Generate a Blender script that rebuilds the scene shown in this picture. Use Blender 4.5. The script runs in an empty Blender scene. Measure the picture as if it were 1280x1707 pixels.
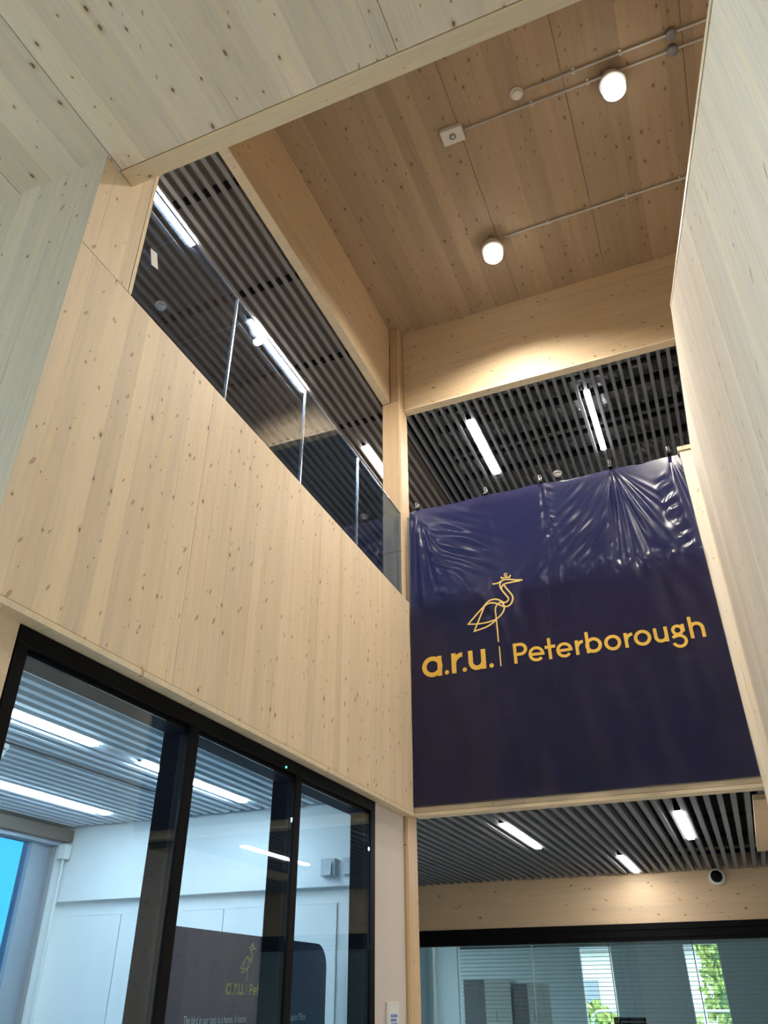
import bpy, bmesh, math, random
from mathutils import Vector, Matrix, Euler
from mathutils import noise as mnoise
from math import sin, cos, pi, exp, sqrt, radians

scene = bpy.context.scene
COL = scene.collection

# ------------------------------------------------------------------ camera
F_PX = 1306.64
YAW, PITCH, ROLL = 0.392203525, 0.558637140, -0.00414893540
cd = bpy.data.cameras.new('camera')
cd.sensor_fit = 'HORIZONTAL'
cd.sensor_width = 36.0
cd.lens = 36.0 * F_PX / 1280.0
cd.clip_end = 300
cam = bpy.data.objects.new('camera', cd)
COL.objects.link(cam)
fw = Vector((-sin(YAW) * cos(PITCH), cos(YAW) * cos(PITCH), sin(PITCH)))
rt = Vector((cos(YAW), sin(YAW), 0))
up = rt.cross(fw)
r2 = cos(ROLL) * rt + sin(ROLL) * up
u2 = -sin(ROLL) * rt + cos(ROLL) * up
mw = Matrix((r2, u2, -fw)).transposed().to_4x4()
mw.translation = Vector((0, 0, 1.55))
cam.matrix_world = mw
scene.camera = cam

# ------------------------------------------------------------------ world, light levels, exposure
W = bpy.data.worlds.new('overcast_sky')
scene.world = W
W.use_nodes = True
bg = W.node_tree.nodes['Background']
bg.inputs['Color'].default_value = (0.93, 0.97, 1.0, 1)
bg.inputs['Strength'].default_value = 6.2

LED_UP = 120.0        # linear luminaires, upper floor
LED_LOW = 60.0       # linear luminaires, ground floor
LED_ROOM = 95.0      # linear luminaires in the glazed room
SPOT_W = 470.0       # the two high-bay lamps in view

vs = scene.view_settings
vs.view_transform = 'Standard'
vs.look = 'None'
vs.gamma = 1.0
vs.use_curve_mapping = False
vs.exposure = 0.0


def portal(loc, rot, sx, sy):
    ld = bpy.data.lights.new('window_portal', 'AREA')
    ld.shape = 'RECTANGLE'
    ld.size, ld.size_y = sx, sy
    ld.cycles.is_portal = True
    o = bpy.data.objects.new('window_portal', ld)
    o.location = loc
    o.rotation_euler = rot
    COL.objects.link(o)


# skylight arriving through the lobby glazing (left of and behind the camera)
portal((-9.05, -1.7, 2.6), (0, radians(-90), 0), 5.0, 6.4)

# skylight entering the rear office through an unseen side window added to brighten it
portal((-5.95, 13.65, 1.5), (0, radians(-90), 0), 2.4, 4.1)

# ------------------------------------------------------------------ materials
MATS = {}


def nodes_of(name):
    m = bpy.data.materials.new(name)
    m.use_nodes = True
    nt = m.node_tree
    b = nt.nodes['Principled BSDF']
    MATS[name] = m
    return m, nt, b


def plain(name, col, rough=0.5, metal=0.0, spec=0.5, noise=0.0, nscale=20.0, bump=0.0):
    m, nt, b = nodes_of(name)
    b.inputs['Base Color'].default_value = (*col, 1)
    b.inputs['Roughness'].default_value = rough
    b.inputs['Metallic'].default_value = metal
    b.inputs['Specular IOR Level'].default_value = spec
    tc = nt.nodes.new('ShaderNodeTexCoord')
    n = nt.nodes.new('ShaderNodeTexNoise')
    n.inputs['Scale'].default_value = nscale
    n.inputs['Detail'].default_value = 4
    nt.links.new(tc.outputs['Object'], n.inputs['Vector'])
    if noise > 0:
        mx = nt.nodes.new('ShaderNodeMix')
        mx.data_type = 'RGBA'
        mx.inputs['A'].default_value = (*[c * (1 - noise) for c in col], 1)
        mx.inputs['B'].default_value = (*[min(1, c * (1 + noise)) for c in col], 1)
        nt.links.new(n.outputs['Fac'], mx.inputs['Factor'])
        nt.links.new(mx.outputs['Result'], b.inputs['Base Color'])
    if bump > 0:
        bp = nt.nodes.new('ShaderNodeBump')
        bp.inputs['Strength'].default_value = bump
        bp.inputs['Distance'].default_value = 0.02
        nt.links.new(n.outputs['Fac'], bp.inputs['Height'])
        nt.links.new(bp.outputs['Normal'], b.inputs['Normal'])
    return m


def emit(name, col, strength):
    m, nt, b = nodes_of(name)
    nt.nodes.remove(b)
    e = nt.nodes.new('ShaderNodeEmission')
    e.inputs['Color'].default_value = (*col, 1)
    e.inputs['Strength'].default_value = strength
    nt.links.new(e.outputs['Emission'], nt.nodes['Material Output'].inputs['Surface'])
    return m


def glass(name, tint, refl=1.0, ior=1.5):
    m, nt, b = nodes_of(name)
    nt.nodes.remove(b)
    t = nt.nodes.new('ShaderNodeBsdfTransparent')
    t.inputs['Color'].default_value = (*tint, 1)
    g = nt.nodes.new('ShaderNodeBsdfGlossy')
    g.inputs['Roughness'].default_value = 0.0
    g.inputs['Color'].default_value = (refl, refl, refl, 1)
    f = nt.nodes.new('ShaderNodeFresnel')
    ge = nt.nodes.new('ShaderNodeNewGeometry')
    mr = nt.nodes.new('ShaderNodeMapRange')      # thin pane: the back face reflects like the front face
    mr.inputs['To Min'].default_value = ior
    mr.inputs['To Max'].default_value = 1.0 / ior
    nt.links.new(ge.outputs['Backfacing'], mr.inputs['Value'])
    nt.links.new(mr.outputs['Result'], f.inputs['IOR'])
    mx = nt.nodes.new('ShaderNodeMixShader')
    nt.links.new(f.outputs['Fac'], mx.inputs['Fac'])
    nt.links.new(t.outputs['BSDF'], mx.inputs[1])
    nt.links.new(g.outputs['BSDF'], mx.inputs[2])
    nt.links.new(mx.outputs['Shader'], nt.nodes['Material Output'].inputs['Surface'])
    return m


def wood(name, base, knot_amount=0.6, knot_size=1.0, tone=0.16, rough=0.55, knot_col=(0.13, 0.065, 0.03), pins=0.2, spec=0.3):
    """spruce: local x runs along the grain, y across the board"""
    m, nt, b = nodes_of(name)
    N, L = nt.nodes.new, nt.links.new

    def math_(op, a, bb=None, clamp=False):
        n = N('ShaderNodeMath')
        n.operation = op
        n.use_clamp = clamp
        for i, v in enumerate((a, bb)):
            if v is None:
                continue
            if isinstance(v, (int, float)):
                n.inputs[i].default_value = v
            else:
                L(v, n.inputs[i])
        return n.outputs[0]

    def vmul(v, s):
        n = N('ShaderNodeVectorMath')
        n.operation = 'MULTIPLY'
        L(v, n.inputs[0])
        n.inputs[1].default_value = s
        return n.outputs[0]

    def noise(v, scale, detail=3.0, dist=0.0):
        n = N('ShaderNodeTexNoise')
        n.inputs['Scale'].default_value = 1.0
        n.inputs['Detail'].default_value = detail
        n.inputs['Distortion'].default_value = dist
        L(vmul(v, scale), n.inputs['Vector'])
        return n.outputs['Fac']

    def smooth(v, lo, hi, a=0.0, c=1.0):
        n = N('ShaderNodeMapRange')
        n.interpolation_type = 'SMOOTHSTEP'
        L(v, n.inputs['Value'])
        for k, x in (('From Min', lo), ('From Max', hi), ('To Min', a), ('To Max', c)):
            if isinstance(x, (int, float)):
                n.inputs[k].default_value = x
            else:
                L(x, n.inputs[k])
        return n.outputs['Result']

    tc = N('ShaderNodeTexCoord')
    oi = N('ShaderNodeObjectInfo')
    cmb = N('ShaderNodeCombineXYZ')
    L(math_('MULTIPLY', oi.outputs['Random'], 173.0), cmb.inputs[0])
    L(math_('MULTIPLY', oi.outputs['Random'], 91.0), cmb.inputs[1])
    L(math_('MULTIPLY', oi.outputs['Random'], 37.0), cmb.inputs[2])
    add = N('ShaderNodeVectorMath')
    add.operation = 'ADD'
    L(tc.outputs['Object'], add.inputs[0])
    L(cmb.outputs[0], add.inputs[1])
    P = add.outputs[0]
    # knots
    vor = N('ShaderNodeTexVoronoi')
    vor.voronoi_dimensions = '2D'
    vor.inputs['Scale'].default_value = 1.0
    vor.inputs['Randomness'].default_value = 1.0
    wob = N('ShaderNodeTexNoise')
    wob.inputs['Scale'].default_value = 40
    L(P, wob.inputs['Vector'])
    wv = N('ShaderNodeVectorMath')
    wv.operation = 'MULTIPLY_ADD'
    L(wob.outputs['Color'], wv.inputs[0])
    wv.inputs[1].default_value = (0.012, 0.008, 0)
    L(P, wv.inputs[2])
    L(vmul(wv.outputs[0], (4.0, 7.2, 0)), vor.inputs['Vector'])
    sep = N('ShaderNodeSeparateColor')
    L(vor.outputs['Color'], sep.inputs['Color'])
    present = math_('LESS_THAN', sep.outputs['Red'], knot_amount)
    rad = math_('MULTIPLY_ADD', math_('POWER', sep.outputs['Green'], 2.0), 0.065 * knot_size)
    rad.node.inputs[2].default_value = 0.03 * knot_size
    core = math_('MULTIPLY', present, smooth(vor.outputs['Distance'], rad, math_('MULTIPLY', rad, 0.6)))
    halo = math_('MULTIPLY', present, smooth(vor.outputs['Distance'], math_('MULTIPLY', rad, 2.6), rad))
    # grain, bent a little around knots
    g1 = noise(P, (0.9, 26, 26), 5.0, 0.4)
    g2 = noise(P, (5.0, 210, 210), 2.0)
    g3 = noise(P, (0.5, 7, 7), 2.0, 0.8)
    crack = smooth(noise(P, (0.7, 60, 60), 1.0), 0.70, 0.78)
    v = math_('MULTIPLY_ADD', g1, 0.38)
    v.node.inputs[2].default_value = 0.0
    v2 = math_('MULTIPLY_ADD', g2, 0.30)
    L(v, v2.node.inputs[2])
    v3 = math_('MULTIPLY_ADD', g3, 0.22)
    L(v2, v3.node.inputs[2])
    v4 = math_('MULTIPLY_ADD', oi.outputs['Random'], tone)
    L(v3, v4.node.inputs[2])
    val = math_('ADD', v4, 0.56 - tone * 0.5)
    val = math_('SUBTRACT', val, math_('MULTIPLY', crack, 0.26))
    cr = N('ShaderNodeMix')
    cr.data_type = 'RGBA'
    warm = (base[0] * 0.98, base[1] * 0.94, base[2] * 0.86)
    cr.inputs['A'].default_value = (*base, 1)
    cr.inputs['B'].default_value = (*warm, 1)
    L(smooth(g1, 0.35, 0.68), cr.inputs['Factor'])
    sc = N('ShaderNodeVectorMath')
    sc.operation = 'SCALE'
    L(cr.outputs['Result'], sc.inputs[0])
    L(val, sc.inputs['Scale'])
    m1 = N('ShaderNodeMix')
    m1.data_type = 'RGBA'
    L(math_('MULTIPLY', halo, 0.35), m1.inputs['Factor'])
    L(sc.outputs[0], m1.inputs['A'])
    m1.inputs['B'].default_value = (base[0] * 0.62, base[1] * 0.48, base[2] * 0.34, 1)
    m2 = N('ShaderNodeMix')
    m2.data_type = 'RGBA'
    L(math_('MULTIPLY', core, 0.85), m2.inputs['Factor'])
    L(m1.outputs['Result'], m2.inputs['A'])
    m2.inputs['B'].default_value = (*knot_col, 1)
    L(m2.outputs['Result'], b.inputs['Base Color'])
    # small brown branch marks
    vb = N('ShaderNodeTexVoronoi')
    vb.voronoi_dimensions = '2D'
    vb.inputs['Scale'].default_value = 1.0
    skew = N('ShaderNodeVectorMath')
    skew.operation = 'MULTIPLY_ADD'
    sx_ = N('ShaderNodeSeparateXYZ')
    L(wv.outputs[0], sx_.inputs[0])
    cx_ = N('ShaderNodeCombineXYZ')
    L(sx_.outputs[1], cx_.inputs[0])
    L(sx_.outputs[0], cx_.inputs[1])
    L(cx_.outputs[0], skew.inputs[0])
    skew.inputs[1].default_value = (5.0, 2.5, 0)
    L(vmul(wv.outputs[0], (7.0, 11.0, 0)), skew.inputs[2])
    L(skew.outputs[0], vb.inputs['Vector'])
    sb = N('ShaderNodeSeparateColor')
    L(vb.outputs['Color'], sb.inputs['Color'])
    prad = math_('MULTIPLY_ADD', math_('POWER', sb.outputs['Green'], 2.0), 0.12)
    prad.node.inputs[2].default_value = 0.045
    pin = math_('MULTIPLY', math_('LESS_THAN', sb.outputs['Red'], pins),
                smooth(vb.outputs['Distance'], prad, math_('MULTIPLY', prad, 0.55)))
    m3 = N('ShaderNodeMix')
    m3.data_type = 'RGBA'
    L(math_('MULTIPLY', pin, 0.62), m3.inputs['Factor'])
    L(m2.outputs['Result'], m3.inputs['A'])
    m3.inputs['B'].default_value = (base[0] * 0.42, base[1] * 0.28, base[2] * 0.17, 1)
    L(m3.outputs['Result'], b.inputs['Base Color'])
    b.inputs['Roughness'].default_value = rough
    b.inputs['Specular IOR Level'].default_value = spec
    bp = N('ShaderNodeBump')
    bp.inputs['Strength'].default_value = 0.10
    bp.inputs['Distance'].default_value = 0.003
    L(g1, bp.inputs['Height'])
    L(bp.outputs['Normal'], b.inputs['Normal'])
    return m


M_WALL = wood('spruce_wall', (0.75, 0.615, 0.45), 0.55, 0.75, 0.16, pins=0.48)
M_CEIL = wood('spruce_ceiling', (0.80, 0.715, 0.60), 0.8, 0.9, 0.16)
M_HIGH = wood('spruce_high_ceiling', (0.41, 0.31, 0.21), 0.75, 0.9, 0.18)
M_PALE = wood('spruce_pale', (0.87, 0.81, 0.715), 0.28, 0.6, 0.12, pins=0.10, spec=0.03, rough=0.8)
M_BEAM = wood('spruce_beam', (0.66, 0.51, 0.335), 0.45, 0.8, 0.10)
M_COLM = wood('spruce_column', (0.58, 0.42, 0.255), 0.45, 0.7, 0.08)
M_EDGE = wood('spruce_edge', (0.78, 0.66, 0.48), 0.10, 0.6, 0.06)
M_SLAT = plain('slat_grey', (0.185, 0.205, 0.225), 0.55, noise=0.12, nscale=6)
M_SLATL = plain('slat_warm_grey', (0.24, 0.232, 0.225), 0.55, noise=0.10, nscale=6)
M_BACK = plain('backing_brown', (0.13, 0.105, 0.085), 0.8, noise=0.1)
M_GAPSHADE = plain('gap_shade_brown', (0.08, 0.068, 0.058), 0.8, noise=0.1)  # dark brown that paints the shade between the room slats
M_SLATLIT = plain('slat_bounce_lit_grey', (0.80, 0.82, 0.84), 0.55, noise=0.06, nscale=6)  # slat grey lightened in place of light bounced off the room floor
M_BLACK = plain('black_metal', (0.006, 0.006, 0.007), 0.6, spec=0.08, noise=0.1)
M_FIN = plain('fin_brown_black', (0.006, 0.006, 0.007), 0.7, spec=0.02, noise=0.1)
M_VOID = plain('void_black', (0.012, 0.011, 0.011), 0.9, noise=0.2)
M_FOIL = plain('foil_dark', (0.34, 0.35, 0.38), 0.3, metal=0.55, noise=0.3, nscale=30)
M_WHITE = plain('white_paint', (0.76, 0.75, 0.72), 0.6, noise=0.02)
M_WARMW = plain('plaster_off_white', (0.62, 0.56, 0.50), 0.7, noise=0.02)
M_PLAST = plain('white_plastic', (0.72, 0.71, 0.66), 0.4, noise=0.02)
M_SPK = plain('speaker_grey', (0.46, 0.47, 0.50), 0.5, noise=0.03)
M_CONDUIT = plain('galvanised_steel', (0.62, 0.60, 0.57), 0.4, metal=0.25, noise=0.1)
M_GREYP = plain('grey_plastic', (0.24, 0.24, 0.25), 0.5, noise=0.05)
M_CHROME = plain('polished_edge', (0.75, 0.78, 0.78), 0.2, metal=0.7)
M_ALU = plain('grey_aluminium', (0.30, 0.34, 0.38), 0.4, metal=0.3, noise=0.05)
M_FLOOR = plain('floor_resin', (0.50, 0.49, 0.48), 0.5, noise=0.05, nscale=3)
M_CARPET = plain('carpet_grey', (0.38, 0.37, 0.36), 0.9, noise=0.1)
M_OFFICE = plain('office_grey', (0.50, 0.56, 0.58), 0.6, noise=0.05)
M_BULK = plain('bulkhead_brown', (0.10, 0.078, 0.058), 0.6, noise=0.1)
M_CABD = plain('cabinet_side_grey', (0.20, 0.19, 0.21), 0.5, noise=0.03)
M_CABL = plain('cabinet_door_grey', (0.62, 0.66, 0.64), 0.5, noise=0.03)
M_BLIND = plain('blind_slat_blue_grey', (0.36, 0.44, 0.50), 0.45, noise=0.04)
M_GRASS = plain('ground_grass_and_paving', (0.27, 0.275, 0.24), 0.9, noise=0.4, nscale=3)
M_LEAF = plain('leaf_green', (0.52, 0.60, 0.20), 0.6, noise=0.4, nscale=2)
M_LEAFD = plain('leaf_dark_green', (0.10, 0.20, 0.06), 0.6, noise=0.5, nscale=2)
M_BARK = plain('bark_brown', (0.12, 0.09, 0.06), 0.9, noise=0.3)
M_HOUSE = plain('pale_render', (0.70, 0.70, 0.68), 0.8, noise=0.03)
M_ROOF = plain('slate_roof', (0.22, 0.24, 0.27), 0.7, noise=0.1)
M_YELLOW = plain('yellow_print', (0.80, 0.50, 0.075), 0.45)
M_GOLD = plain('yellow_line_print', (0.86, 0.62, 0.20), 0.45)
M_TEXTW = plain('white_print', (0.75, 0.75, 0.75), 0.6)
M_NAVYD = plain('navy_fabric', (0.008, 0.010, 0.055), 0.6, noise=0.08)
M_BLUEP = plain('blue_print', (0.16, 0.26, 0.55), 0.5, noise=0.15, nscale=60)
M_GLASS = glass('clear_glass', (0.88, 0.95, 0.97))
M_GLASSB = glass('balustrade_glass', (0.62, 0.73, 0.86))
M_GLASSP = glass('partition_glass', (0.72, 0.88, 0.98))
M_GLASSO = glass('office_glass', (0.80, 0.88, 0.90))
M_GLASSW = glass('solar_glass', (0.11, 0.40, 0.56))
M_LED_UP = emit('led_upper', (1.0, 0.94, 0.90), LED_UP)
M_LED_LOW = emit('led_lower', (1.0, 0.94, 0.92), LED_LOW)
M_LED_ROOM = emit('led_room', (0.95, 0.97, 1.0), LED_ROOM)
M_LENS = emit('high_bay_lens', (1.0, 0.96, 0.90), 7.0)
M_GREEN = emit('green_indicator', (0.1, 0.9, 0.7), 3.0)


def banner_material():
    m, nt, b = nodes_of('navy_vinyl')
    b.inputs['Base Color'].default_value = (0.007, 0.009, 0.058, 1)
    b.inputs['Roughness'].default_value = 0.27
    b.inputs['Specular IOR Level'].default_value = 0.6
    t = nt.nodes.new('ShaderNodeBsdfTranslucent')
    t.inputs['Color'].default_value = (0.17, 0.165, 0.36, 1)
    mx = nt.nodes.new('ShaderNodeMixShader')
    mx.inputs['Fac'].default_value = 0.32
    tc = nt.nodes.new('ShaderNodeTexCoord')
    n = nt.nodes.new('ShaderNodeTexNoise')
    n.inputs['Scale'].default_value = 9
    n.inputs['Detail'].default_value = 3
    nt.links.new(tc.outputs['Object'], n.inputs['Vector'])
    bp = nt.nodes.new('ShaderNodeBump')
    bp.inputs['Strength'].default_value = 0.05
    bp.inputs['Distance'].default_value = 0.01
    nt.links.new(n.outputs['Fac'], bp.inputs['Height'])
    nt.links.new(bp.outputs['Normal'], b.inputs['Normal'])
    nt.links.new(b.outputs['BSDF'], mx.inputs[1])
    nt.links.new(t.outputs['BSDF'], mx.inputs[2])
    nt.links.new(mx.outputs['Shader'], nt.nodes['Material Output'].inputs['Surface'])
    return m


M_BANNER = banner_material()


# ------------------------------------------------------------------ helpers
def link(name, me, mat=None, parent=None, loc=None):
    o = bpy.data.objects.new(name, me)
    COL.objects.link(o)
    if mat is not None and me is not None and len(me.materials) == 0:
        me.materials.append(mat)
    if parent is not None:
        o.parent = parent
    if loc is not None:
        o.location = loc
    return o


def tag(o, label=None, cat=None, group=None, kind=None):
    if label:
        o['label'] = label
    if cat:
        o['category'] = cat
    if group:
        o['group'] = group
    if kind:
        o['kind'] = kind
    return o


def empty(name, loc=(0, 0, 0), rotz=0.0):
    o = bpy.data.objects.new(name, None)
    o.location = loc
    o.rotation_euler = (0, 0, rotz)
    o.empty_display_size = 0.1
    COL.objects.link(o)
    return o


class MB:
    """collects solids into one mesh"""

    def __init__(s):
        s.bm = bmesh.new()

    def box(s, x0, x1, y0, y1, z0, z1, bevel=0.0):
        vs_ = [s.bm.verts.new((x, y, z)) for x in (x0, x1) for y in (y0, y1) for z in (z0, z1)]
        fs = [(0, 1, 3, 2), (4, 6, 7, 5), (0, 4, 5, 1), (2, 3, 7, 6), (0, 2, 6, 4), (1, 5, 7, 3)]
        new = [s.bm.faces.new([vs_[i] for i in f]) for f in fs]
        if bevel > 0:
            ed = list({e for f in new for e in f.edges})
            bmesh.ops.bevel(s.bm, geom=ed, offset=bevel, segments=2, affect='EDGES', profile=0.6)
        return s

    def lathe(s, prof, center=(0, 0, 0), axis='Z', n=32):
        """prof: list of (radius, height)"""
        rings = []
        for r, h in prof:
            ring = []
            for i in range(n):
                a = 2 * pi * i / n
                p = (r * cos(a), r * sin(a), h)
                if axis == 'X':
                    p = (h, r * cos(a), r * sin(a))
                elif axis == 'Y':
                    p = (r * sin(a), h, r * cos(a))
                ring.append(s.bm.verts.new(Vector(center) + Vector(p)))
            rings.append(ring)
        for a, b in zip(rings, rings[1:]):
            for i in range(n):
                j = (i + 1) % n
                s.bm.faces.new((a[i], a[j], b[j], b[i]))
        s.bm.faces.new(rings[0][::-1])
        s.bm.faces.new(rings[-1])
        return s

    def prism(s, poly, axis, a0, a1):
        """polygon in the plane normal to axis, extruded a0..a1"""
        def P(p, a):
            if axis == 'X':
                return (a, p[0], p[1])
            if axis == 'Y':
                return (p[0], a, p[1])
            return (p[0], p[1], a)
        A = [s.bm.verts.new(P(p, a0)) for p in poly]
        B = [s.bm.verts.new(P(p, a1)) for p in poly]
        n = len(poly)
        s.bm.faces.new(A[::-1])
        s.bm.faces.new(B)
        for i in range(n):
            j = (i + 1) % n
            s.bm.faces.new((A[i], A[j], B[j], B[i]))
        return s

    def tube(s, pts, r, n=8):
        pts = [Vector(p) for p in pts]
        rings = []
        for i, p in enumerate(pts):
            d = (pts[min(i + 1, len(pts) - 1)] - pts[max(i - 1, 0)]).normalized()
            a = d.orthogonal().normalized()
            b = d.cross(a)
            rings.append([s.bm.verts.new(p + r * (cos(2 * pi * k / n) * a + sin(2 * pi * k / n) * b)) for k in range(n)])
        for A, B in zip(rings, rings[1:]):
            for k in range(n):
                j = (k + 1) % n
                s.bm.faces.new((A[k], A[j], B[j], B[k]))
        s.bm.faces.new(rings[0][::-1])
        s.bm.faces.new(rings[-1])
        return s

    def mesh(s, name, smooth=False):
        bmesh.ops.recalc_face_normals(s.bm, faces=s.bm.faces)
        me = bpy.data.meshes.new(name)
        s.bm.to_mesh(me)
        s.bm.free()
        if smooth:
            me.shade_smooth()
            for p in me.polygons:
                p.use_smooth = True
        return me

    def obj(s, name, mat, parent=None, smooth=False, recenter=True):
        me = s.mesh(name, smooth)
        o = link(name, me, mat, parent)
        if recenter:
            xs = [v.co for v in me.vertices]
            lo = Vector([min(c[i] for c in xs) for i in range(3)])
            hi = Vector([max(c[i] for c in xs) for i in range(3)])
            c = (lo + hi) / 2
            me.transform(Matrix.Translation(-c))
            w = c.copy()
            if parent is not None:
                w = c - parent.location
                if parent.parent is not None:
                    w = w - parent.parent.location
            o.location = w
        return o


def B(name, x0, x1, y0, y1, z0, z1, mat, parent=None, bevel=0.0):
    return MB().box(x0, x1, y0, y1, z0, z1, bevel).obj(name, mat, parent)


def structure(name, label=None):
    o = empty(name)
    o['kind'] = 'structure'
    if label:
        o['label'] = label
    return o


AX = {'X': Vector((1, 0, 0)), 'Y': Vector((0, 1, 0)), 'Z': Vector((0, 0, 1))}


def boards(parent, normal, coord, grain, g0, g1, across, a0, a1, mat, seams=(), wmin=0.10, wmax=0.19,
           thick=0.012, seed=1, top=None, seam_gap=0.005, name='board', gap=0.0001):
    """a face of boards. normal like '+X'; grain / across are axis letters.
    coord is the outer face.  top(a) overrides g1 along the across axis."""
    rnd = random.Random(seed)
    n = AX[normal[1]] * (1 if normal[0] == '+' else -1)
    l = AX[grain]
    w = n.cross(l)
    sgn = 1 if w.dot(AX[across]) > 0 else -1
    cuts = [a0]
    marks = sorted(x for x in seams if a0 < x < a1) + [a1]
    for mk in marks:
        while cuts[-1] < mk - 1e-6:
            nx = cuts[-1] + rnd.uniform(wmin, wmax)
            if nx > mk - wmin * 0.7:
                nx = mk
            cuts.append(nx)
    for c0, c1 in zip(cuts, cuts[1:]):
        e0 = seam_gap / 2 if c0 in marks[:-1] else gap
        e1 = seam_gap / 2 if c1 in marks[:-1] else gap
        p0, p1 = c0 + e0, c1 - e1
        t0 = top(p0) if top else g1
        t1 = top(p1) if top else g1
        mid = (p0 + p1) / 2
        gm = (g0 + max(t0, t1)) / 2
        h = rnd.uniform(-0.0003, 0.0003)
        pts = []
        ya, yb = (p0 - mid), (p1 - mid)
        bm = bmesh.new()
        V = []
        for zz in (-thick, 0):
            for (yy, tt) in ((ya, t0), (yb, t1)):
                for xx in (g0 - gm, tt - gm):
                    V.append(bm.verts.new((xx, yy * sgn, zz)))
        for f in ((0, 1, 3, 2), (4, 6, 7, 5), (0, 4, 5, 1), (2, 3, 7, 6), (0, 2, 6, 4), (1, 5, 7, 3)):
            bm.faces.new([V[i] for i in f])
        bmesh.ops.recalc_face_normals(bm, faces=bm.faces)
        me = bpy.data.meshes.new(name)
        bm.to_mesh(me)
        bm.free()
        me.materials.append(mat)
        o = bpy.data.objects.new(name, me)
        M = Matrix((l, w, n)).transposed().to_4x4()
        M.translation = n * (coord * (1 if normal[0] == '+' else -1) + h) + l * gm + AX[across] * mid
        o.matrix_world = M
        COL.objects.link(o)
        o.parent = parent
        o.matrix_parent_inverse = Matrix.Identity(4)


# ================================================================== LARGE STRUCTURE
CAM_Z = 1.55
ZS = 2.853          # soffit under the upper walls
ZT = 4.800          # top of the left upper wall
YF = 6.427          # banner plane
ZC = 8.42           # high ceiling
ZN = 5.505          # near ceiling

# floors and ground
fl = structure('floor')
B('slab', -9.2, 4.2, -5.6, 1.97, -0.2, 0.0, M_FLOOR, fl)
B('slab', -5.9, -2.5, 1.97, 6.0, -0.2, 0.0, M_WHITE, fl)
B('slab', -2.5, 4.2, 1.97, 6.0, -0.2, 0.0, M_FLOOR, fl)
B('slab', -5.9, 4.2, 6.0, 11.2, -0.2, 0.0, M_FLOOR, fl)
B('slab', -5.9, 2.1, 11.2, 16.2, -0.2, 0.0, M_OFFICE, fl)
fu = structure('floor_upper')
B('slab', -6.8, -2.52, 1.98, 11.6, 3.25, 4.62, M_CARPET, fu)
B('slab', -2.52, 4.0, 6.58, 11.6, 3.25, 4.62, M_CARPET, fu)

# near ceiling over the lobby
cn = structure('ceiling')
B('slab', -9.0, 4.0, -5.0, 2.05, ZN + 0.012, ZN + 0.30, M_CEIL, cn)
boards(cn, '-Z', ZN, 'Y', -5.0, 1.940, 'X', -9.0, 2.0, M_CEIL, seams=(-2.385, -3.02, -0.72, 1.3, -5.2),
       seed=3, wmin=0.10, wmax=0.20)
boards(cn, '-Z', ZN, 'X', -2.395, 2.0, 'Y', 1.946, 2.052, M_EDGE, seed=4, wmin=0.10, wmax=0.12, name='edge_strip')

# high ceiling over the atrium
ch = structure('ceiling_high')
B('slab', -2.66, 4.0, 1.5, 6.75, ZC + 0.012, ZC + 0.22, M_HIGH, ch)
boards(ch, '-Z', ZC, 'Y', 1.9, 6.50, 'X', -2.56, 4.0, M_HIGH, seams=(-0.98, 0.0, 1.0), seed=11, wmin=0.09, wmax=0.19,
       seam_gap=0.008)

# left wall: CLT upstand panel, reveal panel above it, trim below
wl = structure('wall_left')
B('core', -2.52, -2.412, 1.84, YF, ZS + 0.004, ZT, M_WALL, wl)
boards(wl, '+X', -2.40, 'Z', ZS + 0.032, ZT, 'Y', 1.84, YF - 0.028, M_WALL, seams=(3.05, 4.55), seed=21, wmin=0.09, wmax=0.19,
       seam_gap=0.003)
B('corner_strip', -2.412, -2.3995, YF - 0.026, YF, ZS, ZT, M_EDGE, wl)
B('bottom_strip', -2.50, -2.398, 1.84, YF, ZS, ZS + 0.028, M_EDGE, wl)
B('core', -2.52, -2.412, 1.84, 2.22, ZT + 0.004, 7.28, M_WALL, wl)
boards(wl, '+X', -2.40, 'Z', ZT + 0.005, 7.28, 'Y', 1.84, 2.20, M_WALL, seed=22, wmin=0.10, wmax=0.17)
B('edge_strip', -2.412, -2.398, 2.203, 2.228, ZT + 0.005, 7.28, M_EDGE, wl)

# wall facing the lobby, left foreground
wb = structure('wall_front_left')
B('core', -9.0, -2.41, 1.853, 1.97, 0, ZN, M_PALE, wb)
boards(wb, '-Y', 1.84, 'Z', 0, ZN, 'X', -9.0, -2.401, M_PALE, seed=37, wmin=0.12, wmax=0.22, seams=(-5.2,))
# wall strip left of the glazed partition, ground floor
B('partition_end_panel', -2.56, -2.475, 1.85, 2.135, 0, ZS, M_WALL, wb)

# stair wall on the right: sloped top rising at stair pitch, level guard at the landing
SL = (5.815 - 3.660) / (4.535 - 1.229)
ws = structure('wall_right')


def stair_top(y):
    return min(5.815, 3.660 + SL * (y - 1.229)) if y > -2.5 else 3.660 + SL * (-2.5 - 1.229)


poly = [(-3.2, 0), (6.52, 0), (6.52, 5.81), (4.53, 5.81), (-3.2, 3.655 + SL * (-3.2 - 1.229))]
MB().prism(poly, 'X', 0.398, 0.485).obj('core', M_PALE, ws)
boards(ws, '-X', 0.385, 'Z', 0, 5.815, 'Y', -3.2, YF - 0.002, M_PALE, seams=(0.40, 2.75), seed=41, wmin=0.11, wmax=0.2,
       top=stair_top, seam_gap=0.004)
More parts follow.
